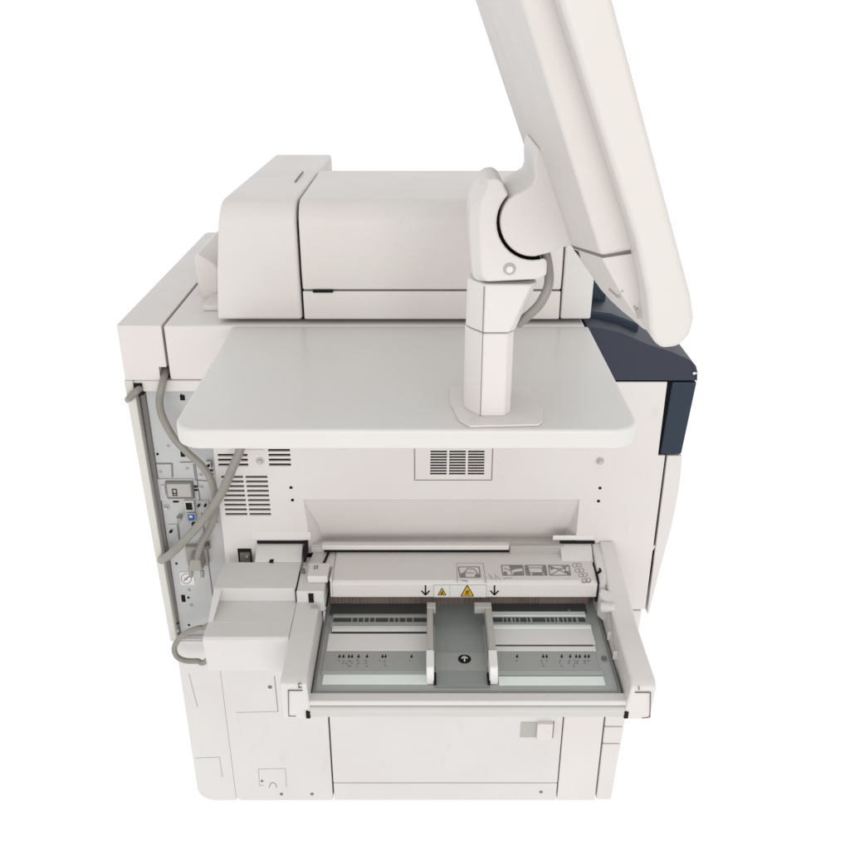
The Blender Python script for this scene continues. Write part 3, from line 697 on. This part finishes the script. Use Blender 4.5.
# ================================================================ shelf fixed to the printer's side
sh = thing('side_shelf', 'pale laminate side shelf with rounded corners under the monitor pole', 'shelf', (0, -0.17, 0.945))
P('board', MB().ex_z(rrect(-0.2855, 0.2425, -0.356, -0.001, (0.032, 0.032, 0.004, 0.004), 10), 0.9465, 0.9715), 'shelf', sh, 0.007, seg=4)
for x in (-0.18, 0.14):
    P('bracket', MB().ex_x([(-0.001, 0.9462), (-0.30, 0.9462), (-0.30, 0.940), (-0.001, 0.90)], x, x+0.012), 'zinc', sh, 0.001)

# ================================================================ monitor on its pole
mo = thing('monitor', 'thick beige monitor turned side on, tilted back on a short pole', 'monitor', (0.075, -0.29, 0.972))
T = 0.0015
fo = [atz(u, v, .972) for u, v in ((450.5, 405), (459, 421.5), (470, 427.5), (539, 426), (542.5, 423), (543, 411))] + [(0.128, -0.235), (0.03, -0.235)]
fi = [(0.043, -0.290), (0.048, -0.318), (0.058, -0.333), (0.0985, -0.333), (0.1005, -0.330), (0.1005, -0.315), (0.098, -0.243), (0.052, -0.243)]
fm = MB(); rr = [[fm.bm.verts.new((x, y, z)) for x, y in r] for r, z in ((fo, 0.9716), (fo, 0.9742), (fi, 0.9768))]
for A_, B_ in zip(rr, rr[1:]):
    for k in range(8): fm.bm.faces.new((A_[k], A_[(k+1) % 8], B_[(k+1) % 8], B_[k]))
fm.bm.faces.new(rr[0][::-1]); fm.bm.faces.new(rr[-1])
P('pole_foot', fm, 'plastic', mo, 0.001, angle=10)
def plan(xl, xr, yf, yb, ch): return [(xl, yf+ch*1.4), (xl+0.005, yf+ch*0.9), (xl+ch*0.95, yf), (xr-0.008, yf), (xr, yf+0.010), (xr-0.002, yb), (xl+0.010, yb)]
XP0, XP1, YPF = 0.0445, 0.0985, -0.331
po = P('pole', MB().ex_z(plan(XP0, XP1, YPF, -0.245, 0.019), 0.9762, 1.0761), 'plastic', mo, 0.0022)
lo, hi = plan(XP0+0.0008, XP1+0.0008, YPF, -0.245, 0.019), plan(0.046, 0.1215, YPF, -0.245, 0.019)
P('pole_neck', MB().prism([(x, y, 1.0768) for x, y in lo], [(x, y, 1.1315) for x, y in hi]), 'plastic', mo, 0.0022)
m = MB(); m.box(0.0627, 0.0635, YPF-0.0008, YPF+0.004, 0.9768, 1.129); sub('pole_seam', m, 'greyink', po)
# round-backed clamp head
YH = -0.334
o_ = [(471.5, 271), (470.3, 250), (469, 222), (470.2, 208), (474, 197), (480.5, 184), (488, 178.5), (496, 177.5), (502, 181)]
hx = [aty(u, v, YH) for u, v in o_]
arc = []
for i in range(15):
    t = math.radians(-128 - i*(128+ (-128+262))/14.0) if False else math.radians(232 - i*(232-88)/14.0)
    arc.append((532.5 + 36.5*math.cos(t), 222.5 + 38.5*math.sin(-t)*-1 if False else 222.5 - 38.5*math.sin(t)*-1))
# concave seat: from the upper left of the pivot round below it
arc = [(532.5 + 36*math.cos(math.radians(a)), 222.5 + 37.5*math.sin(math.radians(a))) for a in [228 - k*(228-70)/16 for k in range(17)]]
hx += [aty(u, v, YH) for u, v in arc] + [aty(u, v, YH) for u, v in ((547, 262), (546.5, 275), (538, 279), (478, 281.5), (473, 278))]
hpx = o_ + arc + [(547, 262), (546.5, 275), (538, 279), (478, 281.5), (473, 278)]
def ring(y, ins): 
    out = []
    for u, v in hpx:
        x, z = aty(u, v, YH if ins else y)
        if ins and u < 486: x += 0.011 * (1 if v > 200 else 0.7); z -= 0.005 if v < 200 else 0
        out.append((x, y, z))
    return out
r0, r1 = ring(YH, True), ring(YH + 0.018, False)
r2 = [(x, -0.246, z) for x, y, z in r1]
hm = MB(); rr = [[hm.bm.verts.new(p) for p in r] for r in (r0, r1, r2)]
for A_, B_ in zip(rr, rr[1:]):
    for k in range(len(A_)): hm.bm.faces.new((A_[k], B_[k], B_[(k+1) % len(A_)], A_[(k+1) % len(A_)]))
hm.bm.faces.new(rr[0]); hm.bm.faces.new(rr[-1][::-1])
hd_ = P('clamp_head', hm, 'plastic', mo, 0.003, angle=28)
x, z = aty(509.5, 269, YH); sub('screw', MB().cyl((x, YH+0.001, z), (0,-1,0), 0.0072, 0.0022, 24, 0.0062), 'grey', hd_)
m = MB(); m.cyl((x, YH-0.0008, z), (0,-1,0), 0.0040, 0.0014, 6); m.box(x-0.0006, x+0.0006, YH-0.0028, YH, z, z+0.003); sub('screw_socket', m, 'steel', hd_)
# pivot bracket
YBk = -0.331
pb = [(538.5, 147), (536, 153), (534.5, 165), (535, 178), (532, 185), (524, 190), (514, 195)]
pb += [(532.5 + 32.5*math.cos(math.radians(a)), 222.5 + 34.5*math.sin(math.radians(a))) for a in [222 - k*(222-85)/16 for k in range(17)]]
pb += [(550, 253), (567, 246.5), (588, 244), (575, 190)]
px = [aty(u, v, YBk) for u, v in pb]
bk = P('pivot_bracket', MB().ex_y(px, YBk, -0.22), 'plastic', mo, 0.0025, angle=50)
rs_ = [(532.5 + 30*math.cos(math.radians(a)), 222.5 + 31*math.sin(math.radians(a))) for a in range(205, 70, -9)]
rs_ += [(532.5 + 39*math.cos(math.radians(a)), 222.5 + 40*math.sin(math.radians(a))) for a in range(79, 210, 9)]
P('pivot_core', MB().ex_y([aty(u, v, -0.30) for u, v in rs_], -0.318, -0.25), 'dark', mo)
P('cable', MB().tube([(*[aty(545, 250, -0.31)[0]], -0.31, aty(545, 250, -0.31)[1]), (aty(548.5, 268, -0.315)[0], -0.315, aty(548.5, 268, -0.315)[1]), (aty(548.5, 285, -0.32)[0], -0.32, aty(548.5, 285, -0.32)[1]), (aty(541, 302, -0.322)[0], -0.322, aty(541, 302, -0.322)[1]), (aty(531, 313, -0.320)[0], -0.320, aty(531, 313, -0.320)[1]), (aty(518, 324, -0.31)[0], -0.31, aty(518, 324, -0.31)[1])], 0.0052), 'cable', mo)
# screen slab: profile seen from its narrow side
slab = [(0.040, 1.505), (0.084, 1.404), (0.148, 1.251), (0.1600, 1.212), (0.1650, 1.186), (0.1685, 1.176), (0.1765, 1.1695), (0.1880, 1.1715), (0.1955, 1.180), (0.1970, 1.193), (0.1930, 1.209), (0.118, 1.404), (0.082, 1.497), (0.074, 1.506)]
sl = P('screen_housing', MB().ex_y(slab, -0.632, -0.02), 'cream', mo, 0.0045, angle=25)
dn = Vector((0.378, 0, -1)).normalized(); nn = Vector((1, 0, 0.378)).normalized()
a = Vector((0.1185, 0, 1.404)); tp, bt = a - dn*0.075, a + dn*0.185
def quad(y0, y1, d): return [Vector((p.x, y, p.z)) + nn*d for p, y in ((tp, y0), (tp, y1), (bt, y1), (bt, y0))]
P('screen', MB().prism(quad(-0.60, -0.05, -0.001), quad(-0.60, -0.05, 0.0012)), 'ink', mo)
def loft(rings):
    m = MB(); rr = [[m.bm.verts.new(p) for p in r] for r in rings]; n = len(rings[0])
    for A_, B_ in zip(rr, rr[1:]):
        for k in range(n): m.bm.faces.new((A_[k], B_[k], B_[(k+1) % n], A_[(k+1) % n]))
    m.bm.faces.new(rr[0]); m.bm.faces.new(rr[-1][::-1])
    return m
# rear housing: its lower edge dips towards the middle, where the pivot bracket is fixed
def zb(y):
    t = max(0.0, min(1.0, (y + 0.602) / 0.262 if y < -0.3 else (-0.05 - y) / 0.19))
    return 1.2325 - 0.0585 * t
XB = lambda z: 0.1302 + 0.389 * (1.233 - z)
XF = lambda z: 0.1625 + 0.16 * (1.2325 - z)
sb = P('rear_housing', loft([[(0.0540, y, 1.424), (0.0625, y, 1.404), (XB(zb(y)), y, zb(y)), (XF(zb(y)), y, zb(y) + 0.006), (0.0800, y, 1.4245)] for y in (-0.602, -0.340, -0.240, -0.05)]), 'cream', mo, 0.0035, seg=4)
# domed chin behind the lower edge of the screen
cr = []
for y, k in ((-0.6015, 0.0), (-0.575, 0.22), (-0.545, 0.5), (-0.50, 0.82), (-0.46, 1.0), (-0.340, 1.0), (-0.240, 1.0), (-0.10, 1.0), (-0.05, 0.9)):
    zt_ = zb(y) - 0.0016; xt = XB(zt_) + 0.0002
    xb_, zb_ = 0.1655 - 0.0075*k, 1.1800 - 0.0105*k
    cr.append([(xt, y, zt_), ((xt + xb_)/2 - 0.0012, y, (zt_ + zb_)/2 - 0.0004), (xb_, y, zb_), (0.1680 - 0.0065*k, y, 1.1755 - 0.0110*k), (0.180, y, 1.1695 - 0.003*k), (0.182, y, max(1.176, zt_ - 0.02)), (0.1725 if zt_ < 1.2 else 0.1635, y, zt_ + 0.005)])
P('housing_seam', loft([[(XB(zb(y)) + 0.0016, y, zb(y) - 0.0026), (XB(zb(y)) + 0.0016, y, zb(y) + 0.001), (XF(zb(y)) - 0.002, y, zb(y) + 0.007), (XF(zb(y)) - 0.002, y, zb(y) + 0.0035)] for y in (-0.600, -0.340, -0.240, -0.052)]), 'seam', mo)
cm_ = loft(cr)
ch_ = P('chin', cm_, 'cream', mo, 0.002, angle=40)
def hit(u, v):
    d = Vector((ray(u, v))); d = Vector((d.x, d.y, d.z)).normalized()
    ok, p, n, _ = ch_.ray_cast(CAM, d)
    return (p + n*0.0009, n) if ok else (None, None)
bpy.context.view_layer.update()
for (a, b) in (((610, 288.5), (619.5, 297)), ((619.5, 297), (622, 291)), ((634, 306), (638, 318)), ((638, 318), (637, 308))):
    (p, n), (q, _) = hit(*a), hit(*b)
    if p is not None and q is not None: sub('moulded_mark', MB().stroke(p, q, 0.0011, n, 0.0008), 'grey', ch_)

# ================================================================ cables
def at3(u, v, y):
    x, z = aty(u, v, y); return (x, y, z)
def cable(name, label, pts, r, m='cable'):
    o = finish(name, MB().tube(pts, r), m); o['label'], o['category'], o['group'] = label, 'cable', 'grey cables at the printer back'
    return o
g = 'grey cables at the printer back'
c1 = thing('signal_cable', 'slim grey cable hanging from the scanner notch into a screwed plug on the port panel', 'cable', at3(195, 566, 0.0), g)
P('cord', MB().tube([at3(166.5, 366, 0.03), at3(165, 374, 0.008), at3(162, 386, -0.010), at3(159.5, 402, -0.012), at3(163, 418, -0.012), at3(174, 438, -0.014), at3(187, 452, -0.016), at3(202, 466, -0.02), at3(211, 480, -0.022), at3(215.5, 498, -0.022), at3(215, 514, -0.02), at3(209, 530, -0.018), at3(202, 542, -0.016), at3(198.5, 553, -0.012), at3(197, 560, -0.010)], 0.0058), 'cable', c1)
p = at3(197, 560, -0.008)
pg = P('plug', MB().prism([(p[0]-0.008, -0.018, p[2]+0.006), (p[0]+0.008, -0.018, p[2]+0.006), (p[0]+0.009, 0.014, p[2]+0.012), (p[0]-0.011, 0.014, p[2]+0.012)],
                          [(p[0]-0.017, -0.014, p[2]-0.020), (p[0]+0.009, -0.014, p[2]-0.018), (p[0]+0.012, 0.0155, p[2]-0.014), (p[0]-0.020, 0.0155, p[2]-0.016)]), 'plug', c1, 0.003)
P('plug_shell', box(p[0]-0.022, p[0]+0.014, 0.006, 0.0155, p[2]-0.022, p[2]+0.016), 'plug', c1, 0.002)
for dx, dz in ((-0.013, -0.022), (0.006, -0.022)):
    P('plug_screw', MB().cyl((p[0]+dx, -0.006, p[2]+dz), (0, -0.4, -1), 0.0033, 0.012, 14), 'plug', c1, 0.0008)
q = at3(206, 547.5, 0.0); P('plug_screw', MB().cyl((q[0], 0.012, q[2]), (0.25, -1, 0), 0.0042, 0.014, 14), 'seam', c1, 0.0008)
cable('thick_cable', 'thick grey cable slanting from under the shelf across the port panel', [at3(250, 412, 0.004), at3(247, 420, -0.016), at3(244, 432, -0.030), at3(240, 450, -0.040), at3(232.5, 468, -0.045), at3(222, 492, -0.046), at3(207, 515, -0.044), at3(187, 538, -0.036), at3(170, 554.5, -0.022), at3(163.5, 558.5, -0.008), at3(161.5, 560, 0.02), at3(166, 558, 0.12)], 0.0070)
cable('short_cable', 'short dark grey cable bending out of the upper rear corner slot', [at3(141.5, 387, 0.012), at3(138, 390, -0.006), at3(133, 394.5, -0.008), at3(129.5, 398, -0.002), at3(128.5, 400, 0.03), at3(136, 401, 0.12)], 0.0054, 'cable')
cable('looped_cable', 'grey cable loop sticking out beside the sheet feeder housing at the lower rear', [(-0.300, -0.06, 0.52), at3(208, 625.5, -0.05), at3(199, 628, -0.05), at3(187, 632.5, -0.045), at3(178, 640, -0.04), at3(174.3, 648.5, -0.038), at3(177, 656.5, -0.04), at3(185, 660.5, -0.045), at3(197, 661, -0.05), at3(208, 659.5, -0.055), (-0.305, -0.045, 0.470), (-0.292, 0.004, 0.466)], 0.0048)
